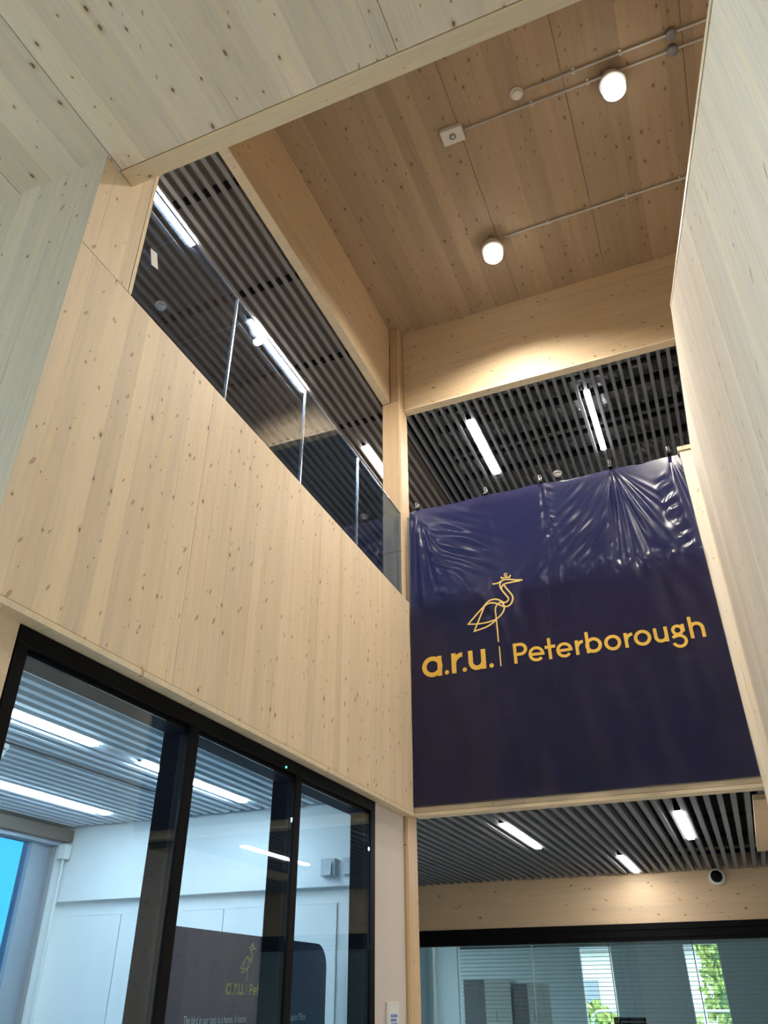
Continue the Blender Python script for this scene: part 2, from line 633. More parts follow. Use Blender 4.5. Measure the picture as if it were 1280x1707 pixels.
# coping on the slope and the landing
y0c = -3.2
z0c = 3.660 + SL * (y0c - 1.229)
MB().prism([(y0c, z0c + 0.006), (4.535, 5.821), (4.535, 5.845), (y0c, z0c + 0.030)], 'X', 0.383, 0.49).obj('coping', M_EDGE, ws)
MB().prism([(4.537, 5.817), (6.52, 5.817), (6.52, 5.845), (4.537, 5.845)], 'X', 0.386, 0.49).obj('coping', M_EDGE, ws)

# nib panel closing the end of the landing beside the banner
wn = structure('wall_landing')
B('core', 0.286, 0.384, YF + 0.012, YF + 0.11, 0, 5.83, M_PALE, wn)
boards(wn, '-Y', YF, 'Z', 0, 5.832, 'X', 0.285, 0.384, M_PALE, seed=43, wmin=0.09, wmax=0.12)
B('coping', 0.272, 0.40, YF - 0.012, YF + 0.12, 5.842, 5.885, M_EDGE, wn, 0.002)

# stair flight behind the stair wall (parallel side)
st = empty('staircase')
tag(st, 'timber stair flight hidden behind the pale sloping stair wall', 'staircase')
for i in range(26):
    yy = -2.6 + i * 0.2634
    zz = 0.05 + i * 0.1728
    if zz < 4.6:
        B('tread', 0.49, 1.92, yy, yy + 0.29, zz, zz + 0.05, M_BEAM, st)
B('landing', 0.49, 1.92, 4.2, 6.5, 4.50, 4.62, M_BEAM, st)

# remaining shell
wr = structure('wall_side_right')
B('core', 4.0, 4.12, -5.0, 11.6, 0, 8.64, M_PALE, wr)
wk = structure('wall_back')
B('core', -6.85, 4.0, -5.12, -5.0, 0, ZN, M_WHITE, wk)
B('core', -9.0, -6.85, -5.12, -5.0, 2.95, ZN, M_WHITE, wk)
B('core', -9.0, -6.85, -5.12, -5.0, 0, 0.5, M_WHITE, wk)
B('core', -9.0, -8.65, -5.12, -5.0, 0.5, 2.95, M_WHITE, wk)
wo = structure('wall_lobby_left')
B('core', -9.12, -9.0, -5.0, 1.97, 5.0, ZN + .3, M_WHITE, wo)
B('core', -9.12, -9.0, 1.55, 1.97, 0, 5.0, M_WHITE, wo)
wq = structure('wall_upper_back')
B('core', -2.66, 4.0, 1.40, 1.50, ZN + .3, 8.64, M_WALL, wq)
B('core', -6.8, -2.52, 1.98, 2.08, 4.62, 8.64, M_WHITE, wq)
B('core', -6.9, -6.8, 1.98, 11.6, 4.62, 8.64, M_WHITE, wq)
B('core', -6.9, 4.0, 11.55, 11.65, 4.62, 8.64, M_WHITE, wq)

rf_ = structure('roof')
B('slab', -6.9, 4.12, 1.40, 11.66, 8.645, 8.80, M_VOID, rf_)
B('slab', -9.12, 4.12, -5.12, 1.39, ZN + 0.31, ZN + 0.40, M_VOID, rf_)
wgr = structure('wall_office_right')
B('core', 2.0, 2.12, 11.3, 16.15, 0, 3.2, M_OFFICE, wgr)

# lobby glazing (seen only in reflections)
w4 = structure('window_4')
B('pane', -9.07, -9.05, -5.0, 1.55, 0.05, 5.0, M_GLASS, w4)
for yy in (-5.0, -3.4, -1.75, -0.1, 1.5):
    B('mullion', -9.1, -9.0, yy, yy + 0.06, 0, 5.0, M_ALU, w4)
for zz in (0.0, 2.5, 4.94):
    B('transom', -9.1, -9.0, -5.0, 1.55, zz, zz + 0.06, M_ALU, w4)
w5 = structure('window_5')
B('pane', -8.65, -6.85, -5.07, -5.05, 0.5, 2.95, M_GLASS, w5)
for xx in (-8.65, -7.78, -6.91):
    B('mullion', xx, xx + 0.06, -5.1, -5.0, 0.5, 2.95, M_ALU, w5)

# ------------------------------------------------------------------ rear upstand behind the banner
wu = structure('wall_rear')
B('core', -2.44, 0.285, YF + 0.035, YF + 0.12, ZS + 0.03, ZT, M_WALL, wu)
boards(wu, '-Y', YF + 0.022, 'Z', ZS + 0.072, ZT, 'X', -2.40, 0.285, M_WALL, seed=51)
boards(wu, '-Y', YF + 0.006, 'X', -2.40, 0.285, 'Z', ZS + 0.030, ZS + 0.068, M_EDGE, seed=52, wmin=0.03, wmax=0.05,
       name='bottom_strip')
B('bottom_strip', -2.398, 0.285, YF + 0.001, YF + 0.125, ZS, ZS + 0.026, M_EDGE, wu)

# ------------------------------------------------------------------ downstand beams and column
bl = empty('timber_beam', (-2.605, 4.0, 7.86))
tag(bl, 'spruce downstand beam running along the left edge of the high ceiling', 'beam')
B('core', -2.645, -2.572, 1.5, 6.372, 7.305, ZC + 0.01, M_BEAM, bl)
B('underside', -2.65, -2.561, 1.5, 6.374, 7.296, 7.304, M_EDGE, bl)


def boards_on(root, *a, **k):
    before = set(COL.objects)
    boards(root, *a, **k)
    for o in COL.objects:
        if o not in before:
            o.location -= root.location


boards_on(bl, '+X', -2.56, 'Y', 1.5, 6.374, 'Z', 7.300, ZC, M_BEAM, seed=61, wmin=0.2, wmax=0.36, gap=0.0)
br = empty('timber_beam', (-1.0, 6.54, 7.83))
tag(br, 'deep spruce downstand beam crossing above the navy banner', 'beam')
B('core', -2.44, 4.0, 6.512, 6.60, 7.255, ZC + 0.01, M_BEAM, br)
B('underside', -2.44, 4.0, 6.500, 6.555, 7.236, 7.254, M_EDGE, br)
B('underside', -2.44, 4.0, 6.557, 6.605, 7.240, 7.254, M_EDGE, br)
boards_on(br, '-Y', 6.50, 'X', -2.44, 4.0, 'Z', 7.254, ZC, M_BEAM, seed=62, wmin=0.2, wmax=0.4, gap=0.0)

col = empty('timber_column', (-2.545, 6.49, 0))
tag(col, 'square glulam timber column in the corner left of the banner', 'column')
MB().prism([(-2.65, 6.38), (-2.458, 6.38), (-2.443, 6.395), (-2.443, 6.60), (-2.65, 6.60)], 'Z', 0.0, 7.294)
mbc = MB().prism([(-2.65, 6.38), (-2.458, 6.38), (-2.443, 6.395), (-2.443, 6.60), (-2.65, 6.60)], 'Z', -0.0, 7.294)
me = mbc.mesh('shaft')
me.transform(Matrix.Translation((2.545, -6.49, -3.65)))
me.transform(Matrix.Rotation(radians(90), 4, 'Y'))
o = link('shaft', me, M_COLM, col)
o.rotation_euler = (0, radians(-90), 0)
o.location = (0, 0, 3.65)
mbc = MB().prism([(-2.555, 6.38), (-2.458, 6.38), (-2.443, 6.395), (-2.443, 6.497), (-2.555, 6.497)], 'Z', 7.297, ZC - 0.003)
me = mbc.mesh('shaft_top')
me.transform(Matrix.Translation((2.545, -6.49, -7.86)))
me.transform(Matrix.Rotation(radians(90), 4, 'Y'))
o = link('shaft_top', me, M_COLM, col)
o.rotation_euler = (0, radians(-90), 0)
o.location = (0, 0, 7.86)


# ------------------------------------------------------------------ slat ceilings
def slat_mesh(length, w=0.042, h=0.085):
    return MB().box(-w / 2, w / 2, -length / 2, length / 2, 0, h).mesh('slat')


def slat_ceiling(name, label, x0, x1, y0, y1, z, gap_rows=(), rails=(), first=None, skip=(), mat=None, back=None, sw=0.042):
    root = structure(name, label)
    me = slat_mesh(y1 - y0, sw)
    me.materials.append(mat or M_SLAT)
    cm = MB().box(-0.028, 0.028, -0.035, 0.035, 0.025, 0.075).mesh('gap_block')  # black block painting the dark of a gap in the backing
    cm.materials.append(M_BLACK)
    if back:
        bme = MB().box(-0.028, 0.028, -(y1 - y0) / 2, (y1 - y0) / 2, back[1], back[1] + 0.006).mesh('backing_strip')
        bme.materials.append(back[0])
    x = x0 if first is None else first
    while x <= x1:
        if back:
            link('backing_strip', bme, None, root, (x + 0.05, (y0 + y1) / 2, z))
        cut = [s for s in skip if abs(s[0] - x) < 0.02]
        if cut:
            segs, cur = [], y0
            for s in sorted(cut, key=lambda q: q[1]):
                segs.append((cur, s[1]))
                cur = s[2]
            segs.append((cur, y1))
            for a, b2 in segs:
                if b2 - a > 0.05:
                    m2 = slat_mesh(b2 - a, sw)
                    m2.materials.append(M_SLAT)
                    link('slat', m2, None, root, (x, (a + b2) / 2, z))
        else:
            link('slat', me, None, root, (x, (y0 + y1) / 2, z))
        for yr in gap_rows:
            link('gap_block', cm, None, root, (x + 0.05, yr, z))
        x += 0.1
    for yr in rails:
        B('carrier_rail', x0 - 0.03, x1 + 0.03, yr - 0.02, yr + 0.02, z + 0.088, z + 0.13, M_VOID, root)
    return root


ZU = 7.30
su = slat_ceiling('ceiling_slats_left', 'dark grey slatted ceiling over the left gallery', -6.70, -2.70, 2.10, 11.4, ZU,
                  gap_rows=(2.2, 3.29, 4.365, 5.49, 6.6), rails=(2.6, 3.8, 5.0, 6.2, 7.4, 8.6), first=-6.703, mat=M_SLATL, back=(M_BACK, 0.045),
                  skip=((-3.403, 1.0, 1.05),))
B('deck', -6.8, -2.66, 2.05, 11.5, ZU + 0.30, ZU + 0.36, M_VOID, su)
sr = slat_ceiling('ceiling_slats_rear', 'dark grey slatted ceiling above the navy banner', -2.37, 1.9, 6.615, 11.4, ZU,
                  rails=(6.9, 7.9, 8.9, 9.9), first=-2.570, sw=0.036, skip=((-0.47, 7.0, 8.23),))
# crumpled black foil above the rear slats
bmf = bmesh.new()
rf = random.Random(5)
nx_, ny_ = 90, 80
gv = []
for j in range(ny_ + 1):
    for i in range(nx_ + 1):
        x = -2.4 + 4.35 * i / nx_
        y = 6.61 + 4.8 * j / ny_
        z = ZU + 0.27 + 0.04 * sin(9 * x + 3 * sin(5 * y)) * sin(7 * y + 2 * sin(6 * x)) + rf.uniform(-0.016, 0.016)
        gv.append(bmf.verts.new((x, y, z)))
for j in range(ny_):
    for i in range(nx_):
        a = j * (nx_ + 1) + i
        bmf.faces.new((gv[a], gv[a + 1], gv[a + nx_ + 2], gv[a + nx_ + 1]))
mef = bpy.data.meshes.new('insulation_foil')
bmf.to_mesh(mef)
bmf.free()
of = link('insulation_foil', mef, M_FOIL, sr)
for yy in (7.25, 7.75, 8.35):
    B('duct_rail', -2.4, 1.9, yy, yy + 0.07, ZU + 0.14, ZU + 0.20, M_VOID, sr)
B('deck', -2.66, 4.0, 6.61, 11.5, ZU + 0.60, ZU + 0.66, M_VOID, sr)

ZL = 2.90
sl = slat_ceiling('ceiling_slats_lower', 'grey slatted ceiling under the balcony, right of the column', -5.7, 1.9, 6.62, 11.13, ZL,
                  rails=(7.2, 8.3, 9.4, 10.5), first=-5.724)
B('deck', -5.8, 2.0, 6.58, 11.5, ZL + 0.26, ZL + 0.32, M_VOID, sl)
for yy in (6.75, 7.05, 7.6, 8.8):
    MB().tube([(-1.9, yy, ZL + 0.20), (1.9, yy + 0.05, ZL + 0.20)], 0.018).obj('pipe', M_CONDUIT, sl, True)

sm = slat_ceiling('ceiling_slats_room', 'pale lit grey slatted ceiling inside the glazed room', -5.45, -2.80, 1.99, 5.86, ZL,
                  rails=(2.6, 3.7, 4.8), first=-5.45, mat=M_SLATLIT, back=(M_GAPSHADE, 0.03))  # dark strips stand in for the less lit slat sides
B('deck', -6.0, -2.50, 1.98, 5.95, ZL + 0.26, ZL + 0.32, M_VOID, sm)
B('plaster_margin', -2.83, -2.48, 1.98, 5.90, ZL - 0.004, ZL + 0.03, M_WHITE, sm)
# gap in the slats with equipment (a darker flat access panel)
B('access_panel', -4.02, -3.93, 2.2, 5.0, ZL + 0.0, ZL + 0.01, M_SLAT, sm)

# ------------------------------------------------------------------ ground floor glazed partition, left (window_1)
w1 = structure('window_1', 'black framed glazed partition under the left timber wall')
XG = -2.47
B('head', -2.63, XG, 2.14, 5.776, 2.775, ZS - 0.002, M_BLACK, w1, 0.004)
B('head_bead', -2.62, XG - 0.03, 2.16, 5.90, 2.745, 2.772, M_BLACK, w1)
for (ya, yb) in ((2.140, 2.205), (3.345, 3.425), (4.500, 4.580), (5.690, 5.775)):
    B('mullion', -2.53, XG, ya, yb, 0, 2.774, M_BLACK, w1, 0.004)
    B('mullion_fin', -2.64, -2.532, ya + 0.004, yb - 0.006, 0, 2.774, M_FIN, w1)
for (ya, yb) in ((2.207, 3.343), (3.427, 4.498), (4.582, 5.688)):
    B('pane', XG - 0.022, XG - 0.010, ya, yb, 0.05, 2.744, M_GLASSP, w1)
B('sill', -2.53, XG, 2.14, 5.78, 0, 0.05, M_BLACK, w1)
MB().lathe([(0.004, -0.001), (0.007, 0.0), (0.007, 0.004), (0.004, 0.006)], (XG, 4.36, 2.79), 'X', 12).obj('indicator_lamp', M_GREEN, w1)

# plaster wall right of the partition
wp = structure('wall_partition_end')
B('core', -2.62, -2.475, 5.777, 6.372, 0, ZS - 0.002, M_WARMW, wp)

# ------------------------------------------------------------------ glazed room behind it
wf = structure('wall_room_far')
YR = 5.92
B('upper_panel', -5.75, -2.63, YR, YR + 0.10, 2.30, ZL + 0.25, M_WHITE, wf)
B('recess_back', -5.75, -2.63, YR + 0.07, YR + 0.12, 2.19, 2.30, M_WHITE, wf)
B('lower_wall', -5.75, -2.63, YR + 0.075, YR + 0.12, 0, 2.19, M_WHITE, wf)
for xa, xb in ((-5.46, -4.874), (-4.866, -3.869), (-3.861, -2.876), (-2.866, -2.64)):
    B('wall_panel', xa, xb, YR + 0.045, YR + 0.073, 0.0, 2.183, M_WHITE, wf)
B('corner_post', -2.875, -2.862, YR + 0.03, YR + 0.044, 0, 2.19, M_WHITE, wf)

wx = structure('window_3', 'tinted exterior window of the glazed room')
B('pane', -5.66, -5.64, 2.0, 5.56, 0.1, 2.76, M_GLASSW, wx)
B('frame_post', -5.70, -5.60, 5.545, 5.605, 0, 2.78, M_ALU, wx)
B('frame_post', -5.70, -5.61, 5.615, 5.645, 0, 2.78, M_ALU, wx)
B('side_panel', -5.68, -5.64, 5.645, 5.80, 0, 2.78, M_ALU, wx)
B('frame_post', -5.70, -5.60, 5.80, 5.84, 0, 2.78, M_GREYP, wx)
B('frame_post', -5.70, -5.60, 3.9, 3.96, 0, 2.78, M_ALU, wx)
B('head', -5.70, -5.55, 2.0, 5.84, 2.74, 2.774, M_ALU, wx)
B('bulkhead', -5.60, -5.49, 2.0, 5.90, 2.775, 2.875, M_BULK, wx)
wy = structure('wall_room_left')
B('core', -5.80, -5.70, 1.98, 6.0, 2.80, 3.25, M_WHITE, wy)
B('reveal', -5.72, -5.58, 5.842, 5.918, 0, 2.74, M_WHITE, wy)

# ------------------------------------------------------------------ under the balcony: rear beam, rear partition (window_2)
rb = empty('timber_beam', (-1.5, 11.2, 2.63))
tag(rb, 'low spruce beam above the rear office glazing, dome camera on it', 'beam')
B('core', -5.8, 2.0, 11.162, 11.28, 2.353, 3.2, M_BEAM, rb)
boards_on(rb, '-Y', 11.15, 'X', -5.8, 2.0, 'Z', 2.353, 3.2, M_BEAM, seed=71, wmin=0.14, wmax=0.3, gap=0.0)

w2 = structure('window_2', 'frameless glazed office front with black head track')
B('head_track', -5.8, 2.0, 11.13, 11.29, 2.285, 2.350, M_BLACK, w2)
B('head_track', -5.8, 2.0, 11.14, 11.29, 2.200, 2.282, M_BLACK, w2)
B('head_track', -5.8, 2.0, 11.15, 11.29, 2.165, 2.198, M_BLACK, w2)
jx = [-5.8, -4.60, -3.625, -2.65, -1.675, -0.70, 0.27, 1.24]
for a, b2 in zip(jx, jx[1:]):
    B('pane', a + 0.005, b2 - 0.005, 11.20, 11.212, 0.02, 2.164, M_GLASSO, w2)
for a in jx[1:-1]:
    B('joint_seal', a - 0.0045, a + 0.0045, 11.196, 11.214, 0.02, 2.164, M_VOID if a > -2 else M_CHROME, w2)

# core wall right under the balcony and dropped box
wc = structure('wall_core')
B('core', 0.45, 0.60, 6.55, 9.2, 0, ZL - 0.002, M_CEIL, wc)
boards(wc, '-X', 0.438, 'Z', 0, ZL - 0.006, 'Y', 6.56, 9.2, M_CEIL, seed=81)
db = MB().box(0.21, 0.437, 6.90, 9.55, 2.855, 2.897, 0.002).obj('dropped_beam', M_BEAM)
tag(db, 'short flat timber box under the lower slats beside the right wall', 'beam')

# rear office shell
wz = structure('wall_office_rear')
for xa, xb in ((-5.8, -2.925), (-2.355, -1.17), (-0.59, 2.0)):
    B('core', xa, xb, 16.0, 16.15, 0, 2.36, M_OFFICE, wz)
B('core', -5.9, 2.0, 16.0, 16.15, 2.36, 3.2, M_OFFICE, wz)
for xa, xb in ((-2.925, -2.355), (-1.17, -0.59)):
    B('sill', xa, xb, 15.98, 16.15, 0, 0.9, M_OFFICE, wz)
co = structure('ceiling_office')
B('slab', -5.9, 2.0, 11.3, 16.15, 2.75, 2.85, M_OFFICE, co)
we = structure('wall_office_left')
B('core', -5.9, -5.8, 6.03, 11.6, 0, 3.2, M_OFFICE, we)
B('core', -5.9, -5.8, 15.7, 16.0, 0, 3.2, M_OFFICE, we)
B('core', -5.9, -5.8, 11.6, 15.7, 2.7, 3.2, M_OFFICE, we)
B('core', -5.9, -5.8, 11.6, 15.7, 0, 0.3, M_OFFICE, we)
w9 = structure('window_9')  # side opening put in out of view to light the office
B('pane', -5.86, -5.85, 11.6, 15.7, 0.3, 2.7, M_GLASS, w9)
for yy in (11.6, 13.62, 15.64):
    B('mullion', -5.9, -5.8, yy, yy + 0.06, 0.3, 2.7, M_ALU, w9)
n_ = 6
for xa, xb in ((-2.925, -2.355), (-1.17, -0.59)):
    wd = structure('window_%d' % n_)
    n_ += 1
    B('pane', xa, xb, 16.06, 16.07, 0.9, 2.36, M_GLASS, wd)
    B('frame', xa, xa + 0.02, 16.0, 16.1, 0.9, 2.36, M_WHITE, wd)
    B('frame', xb - 0.02, xb, 16.0, 16.1, 0.9, 2.36, M_WHITE, wd)

# ================================================================== OUTDOORS
gr = MB().box(-80, 80, -80, 90, -0.35, -0.25).obj('ground', M_GRASS)
gr['kind'] = 'structure'


def foliage(name, mat, parent, blobs, n, size, seed):
    rnd = random.Random(seed)
    bm = bmesh.new()
    for (cx, cy, cz, rx, ry, rz) in blobs:
        for k in range(n):
            u = rnd.uniform(-1, 1)
            th = rnd.uniform(0, 2 * pi)
            s = sqrt(1 - u * u)
            r = rnd.uniform(0.72, 1.0)
            p = Vector((cx + rx * r * s * cos(th), cy + ry * r * s * sin(th), cz + rz * r * u))
            q = Euler((rnd.uniform(0, 6.3), rnd.uniform(0, 6.3), rnd.uniform(0, 6.3))).to_matrix()
            a, b = q @ Vector((size, 0, 0)), q @ Vector((0, size * 0.6, 0))
            bm.faces.new([bm.verts.new(p + d) for d in (-a, b, a, -b)])
    me = bpy.data.meshes.new(name)
    bm.to_mesh(me)
    bm.free()
    o = link(name, me, mat, parent)
    o['kind'] = 'stuff'
    return o


def hedge(label, cx, cy, blobs, mat, seed, n=2200, size=0.14):
    h = empty('hedge', (cx, cy, 0))
    tag(h, label, 'hedge')
    mb = MB()
    for (x, y, z, rx, ry, rz) in blobs:
        mb.lathe([(rx * 0.3, -rz * 0.95), (rx * 0.75, -rz * 0.5), (rx * 0.8, 0), (rx * 0.55, rz * 0.6), (rx * 0.1, rz * 0.8)], (x, y, z), 'Z', 10)
    c = mb.obj('branch_mass', MATS['leaf_dark_green'], h, recenter=False)
    foliage('leaves', mat, h, blobs, n, size, seed)
    return h


hedge('bright green hedge seen through the rear office windows', -2.0, 24,
      [(-4.6, 0, 0.2, 1.3, 0.8, 1.35), (-2.6, 0.2, 0.2, 1.3, 0.8, 1.45), (-0.6, 0, 0.2, 1.4, 0.8, 1.5)], M_LEAF, 8)
hedge('tall yellow green tree foliage behind the right rear window', -0.2, 27.5,
      [(0.0, 0, 1.6, 1.5, 1.1, 2.2), (-0.3, 0, 3.2, 1.2, 1.0, 1.3), (1.2, 0.3, 1.4, 1.3, 1.1, 1.8)], M_LEAF, 9)
hedge('dark green shrubs outside the tinted left window', -14, 14,
      [(0, -1.5, 0.9, 1.3, 1.6, 1.9), (0, 1.2, 1.0, 1.3, 1.6, 2.2), (-0.5, 4.0, 1.2, 1.4, 1.6, 2.4), (0, -4.4, 0.9, 1.3, 1.6, 1.8)], M_LEAFD, 10)

hs = empty('house', (-8.0, 44, 0))
tag(hs, 'pale rendered house beyond the hedge, seen through rear window', 'house')
mb = MB().box(-5, 6, 0, 6, -0.3, 3.6)
mb.obj('walls', M_HOUSE, hs, recenter=False)
MB().prism([(-5.4, 3.6), (6.4, 3.6), (4.6, 5.6), (-3.6, 5.6)], 'Y', -0.4, 6.4).obj('roof', M_ROOF, hs, recenter=False)
for xx in (-3.5, -0.5, 2.8):
    MB().box(xx, xx + 1.2, -0.06, 0.02, 1.0, 2.4).obj('window', M_ALU, hs, recenter=False)

rl = empty('guard_rail', (-0.9, 19, 0))
tag(rl, 'white tubular guard rail outside the right rear window', 'railing')
for x0 in (-2.45, -0.83, 0.79):
    pts = [(x0, 0, -0.3), (x0, 0, 1.25), (x0 + 0.05, 0, 1.34), (x0 + 0.14, 0, 1.38), (x0 + 1.36, 0, 1.38), (x0 + 1.45, 0, 1.34), (x0 + 1.5, 0, 1.25), (x0 + 1.5, 0, -0.3)]
    MB().tube(pts, 0.022).obj('rail_hoop', M_PLAST, rl, True, recenter=False)

# ================================================================== OBJECTS
# ------------------------------------------------------------------ linear luminaires
def linear_light(label, group, x, y0, y1, z, mat, cw=0.062):
    L_ = y1 - y0
    t = empty('linear_light', (x, (y0 + y1) / 2, z))
    tag(t, label, 'ceiling light', group)
    MB().box(-cw / 2 - 0.004, cw / 2 + 0.004, -L_ / 2 - 0.02, L_ / 2 + 0.02, 0.006, 0.085).obj('housing', M_BLACK, t, recenter=False)
    MB().box(-cw / 2, cw / 2, -L_ / 2, L_ / 2, -0.012, 0.005, 0.003).obj('diffuser', mat, t, recenter=False)
    for e in (-1, 1):
        MB().tube([(0, e * (L_ / 2 - 0.06), 0.085), (0, e * (L_ / 2 - 0.06), 0.28)], 0.006, 6).obj('suspension', M_GREYP, t, recenter=False)
    return t


GU = 'linear lights in the upper slatted ceilings'
linear_light('glowing strip light in left gallery slats, nearest, by the timber reveal', GU, -3.353, 2.50, 3.672, ZU, M_LED_UP)
linear_light('glowing strip light in left gallery slats, behind second glass pane', GU, -3.353, 4.66, 5.82, ZU, M_LED_UP)
linear_light('glowing strip light in left gallery slats, just left of column', GU, -3.153, 7.02, 8.20, ZU, M_LED_UP)
linear_light('glowing strip light above banner, left one, nearer the column', GU, -1.82, 7.03, 8.20, ZU, M_LED_UP)
linear_light('glowing strip light above banner, right one, towards the stair wall', GU, -0.47, 7.03, 8.20, ZU, M_LED_UP)
GL = 'linear lights in the lower slatted ceiling'
linear_light('lit strip light below banner, left of three under the balcony', GL, -1.875, 7.29, 8.68, ZL, M_LED_LOW)
linear_light('lit strip light below banner, right of three, near dropped box', GL, -0.374, 7.35, 8.74, ZL, M_LED_LOW)
linear_light('lit strip light under balcony, farthest, close to the rear beam', GL, -1.175, 9.58, 10.93, ZL, M_LED_LOW)
GR = 'linear lights in the glazed room'
linear_light('white strip light in glazed room, front row behind first pane', GR, -3.50, 2.40, 3.79, ZL, M_LED_ROOM)
linear_light('white strip light in glazed room, crossing the first mullion', GR, -3.50, 4.27, 5.54, ZL, M_LED_ROOM)
linear_light('white strip light in glazed room, deepest, near the exterior window', GR, -4.80, 3.2, 5.50, ZL, M_LED_ROOM)


# ------------------------------------------------------------------ high-bay lamps
def high_bay(label, x, y, watts, spread=152, blend=1.0):
    t = empty('high_bay_lamp', (x, y, 8.18))
    tag(t, label, 'ceiling lamp', 'high-bay lamps on the high ceiling')
    MB().lathe([(0.07, 0.195), (0.085, 0.17), (0.105, 0.12), (0.114, 0.09), (0.114, 0.075), (0.02, 0.075)], n=36).obj(
        'housing', M_PLAST, t, True, recenter=False)
    MB().lathe([(0.02, 0.074), (0.096, 0.074), (0.102, 0.03), (0.096, -0.02), (0.07, -0.055), (0.02, -0.07)], n=36).obj('lens', M_LENS, t, True, recenter=False)
    for e in (-1, 1):
        MB().box(-0.02, 0.02, e * 0.052 - 0.008, e * 0.052 + 0.008, 0.195, 0.239).obj('mounting_bracket', M_GREYP, t, recenter=False)
    ld = bpy.data.lights.new('lamp_beam', 'SPOT')
    ld.energy = watts
    ld.spot_size = radians(spread)
    ld.spot_blend = blend
    ld.shadow_soft_size = 0.04
    ld.color = (1.0, 0.92, 0.80)
    lo = bpy.data.objects.new('lamp_beam', ld)
    lo.location = (0, 0, -0.17)
    COL.objects.link(lo)
    lo.parent = t


high_bay('bright round lamp on high ceiling, nearer the far beam', -1.05, 5.565, SPOT_W)
high_bay('bright round lamp on high ceiling, nearer the stair wall, upper right', 0.39, 4.256, SPOT_W)


# ------------------------------------------------------------------ conduits
def conduit(label, x0, x1, y, boxes=(), saddles=(), bends=None):
    z = ZC - 0.022
    t = empty('conduit', ((x0 + x1) / 2, y, z))
    tag(t, label, 'conduit', 'steel conduits on the high ceiling')
    cx = (x0 + x1) / 2
    pts = [(x0 - cx, 0, 0), (x1 - cx, 0, 0)] if not bends else [(a - cx, b - y, 0) for a, b in bends]
    MB().tube(pts, 0.0105, 8).obj('pipe', M_CONDUIT, t, True, recenter=False)
    for s in saddles:
        MB().box(s - cx - 0.012, s - cx + 0.012, -0.03, 0.03, 0.004, 0.02, 0.003).obj('saddle', M_CONDUIT, t, recenter=False)
    for s in boxes:
        MB().lathe([(0.046, 0.021), (0.046, -0.022), (0.042, -0.028), (0.01, -0.030)], (s - cx, 0, 0), 'Z', 20).obj('junction_box', M_GREYP, t, True, recenter=False)
    return t


conduit('thin steel conduit running from the far lamp to the stair wall', -0.93, 3.8, 5.557, saddles=(-0.45, 0.35, 0.86))
conduit('thin steel conduit from white sensor past the near lamp', -0.945, 3.8, 4.243, boxes=(0.912,), saddles=(-0.3, 0.2, 1.4))
conduit('thin steel conduit from the round smoke detector, topmost in view', -0.33, 3.8, 4.098, boxes=(0.914,), saddles=(0.1, 0.5, 1.4))


# ------------------------------------------------------------------ detectors
def smoke_detector(label, x, y, z, r=0.056):
    t = empty('smoke_detector', (x, y, z))
    tag(t, label, 'smoke detector')
    MB().lathe([(r, 0.0), (r, -0.016), (r * 0.93, -0.022), (r * 0.55, -0.024)], n=28).obj('base', M_PLAST, t, True, recenter=False)
    MB().lathe([(r * 0.70, -0.024), (r * 0.70, -0.034)], n=28).obj('sensor_slot', M_BLACK, t, recenter=False)
    MB().lathe([(r * 0.78, -0.0335), (r * 0.76, -0.042), (r * 0.60, -0.050), (r * 0.2, -0.052)], n=28).obj('cap', M_PLAST, t, True, recenter=False)
    return t


smoke_detector('round white smoke detector on high wooden ceiling by conduits', -0.406, 4.105, ZC - 0.001, 0.062)
smoke_detector('round smoke detector under left gallery slats, seen through glass', -4.05, 4.15, ZU - 0.001)
smoke_detector('round smoke detector under slats just above the banner edge', -1.10, 8.48, ZU - 0.001)
d = smoke_detector('white detector hanging under the slats in the glazed room', -4.04, 3.56, ZL - 0.001, 0.065)
MB().lathe([(0.05, -0.05), (0.03, -0.075), (0.012, -0.085)], n=20).obj('cone', M_PLAST, d, True, recenter=False)

t = empty('motion_sensor', (-1.05, 4.245, ZC))
tag(t, 'white rectangular box with round sensor eye on high ceiling', 'sensor')
MB().box(-0.103, 0.103, -0.075, 0.075, -0.062, -0.001, 0.006).obj('box', M_PLAST, t, recenter=False)
MB().lathe([(0.032, -0.061), (0.032, -0.067), (0.02, -0.067)], n=24).obj('ring', M_GREYP, t, recenter=False)
MB().lathe([(0.016, -0.067), (0.012, -0.076), (0.003, -0.079)], n=16).obj('eye', M_TEXTW, t, True, recenter=False)


# ------------------------------------------------------------------ glass balustrades
def glass_pane(root, x0, x1, y0, y1, z0, z1):
    p = B('glass_pane', x0, x1, y0, y1, z0, z1, M_GLASSB, root)
    return p


gb = empty('glass_balustrade', (-2.46, 4.3, 4.7))
tag(gb, 'long glass balustrade above the left timber wall, four panes', 'balustrade')
ys = [2.235, 3.230, 4.275, 5.315, 6.375]
ZG = 5.795
for a, b2 in zip(ys, ys[1:]):
    glass_pane(gb, -2.464, -2.450, a + 0.006, b2 - 0.006, ZT + 0.003, ZG)
for a in ys[1:-1]:
    B('edge_strip', -2.466, -2.448, a - 0.0055, a + 0.0055, ZT + 0.003, ZG, M_CHROME, gb)
B('top_edge', -2.4635, -2.4505, 2.24, 6.37, ZG + 0.0005, ZG + 0.005, M_CHROME, gb)
B('base_channel', -2.485, -2.466, 2.24, 6.375, ZT + 0.002, ZT + 0.03, M_ALU, gb)

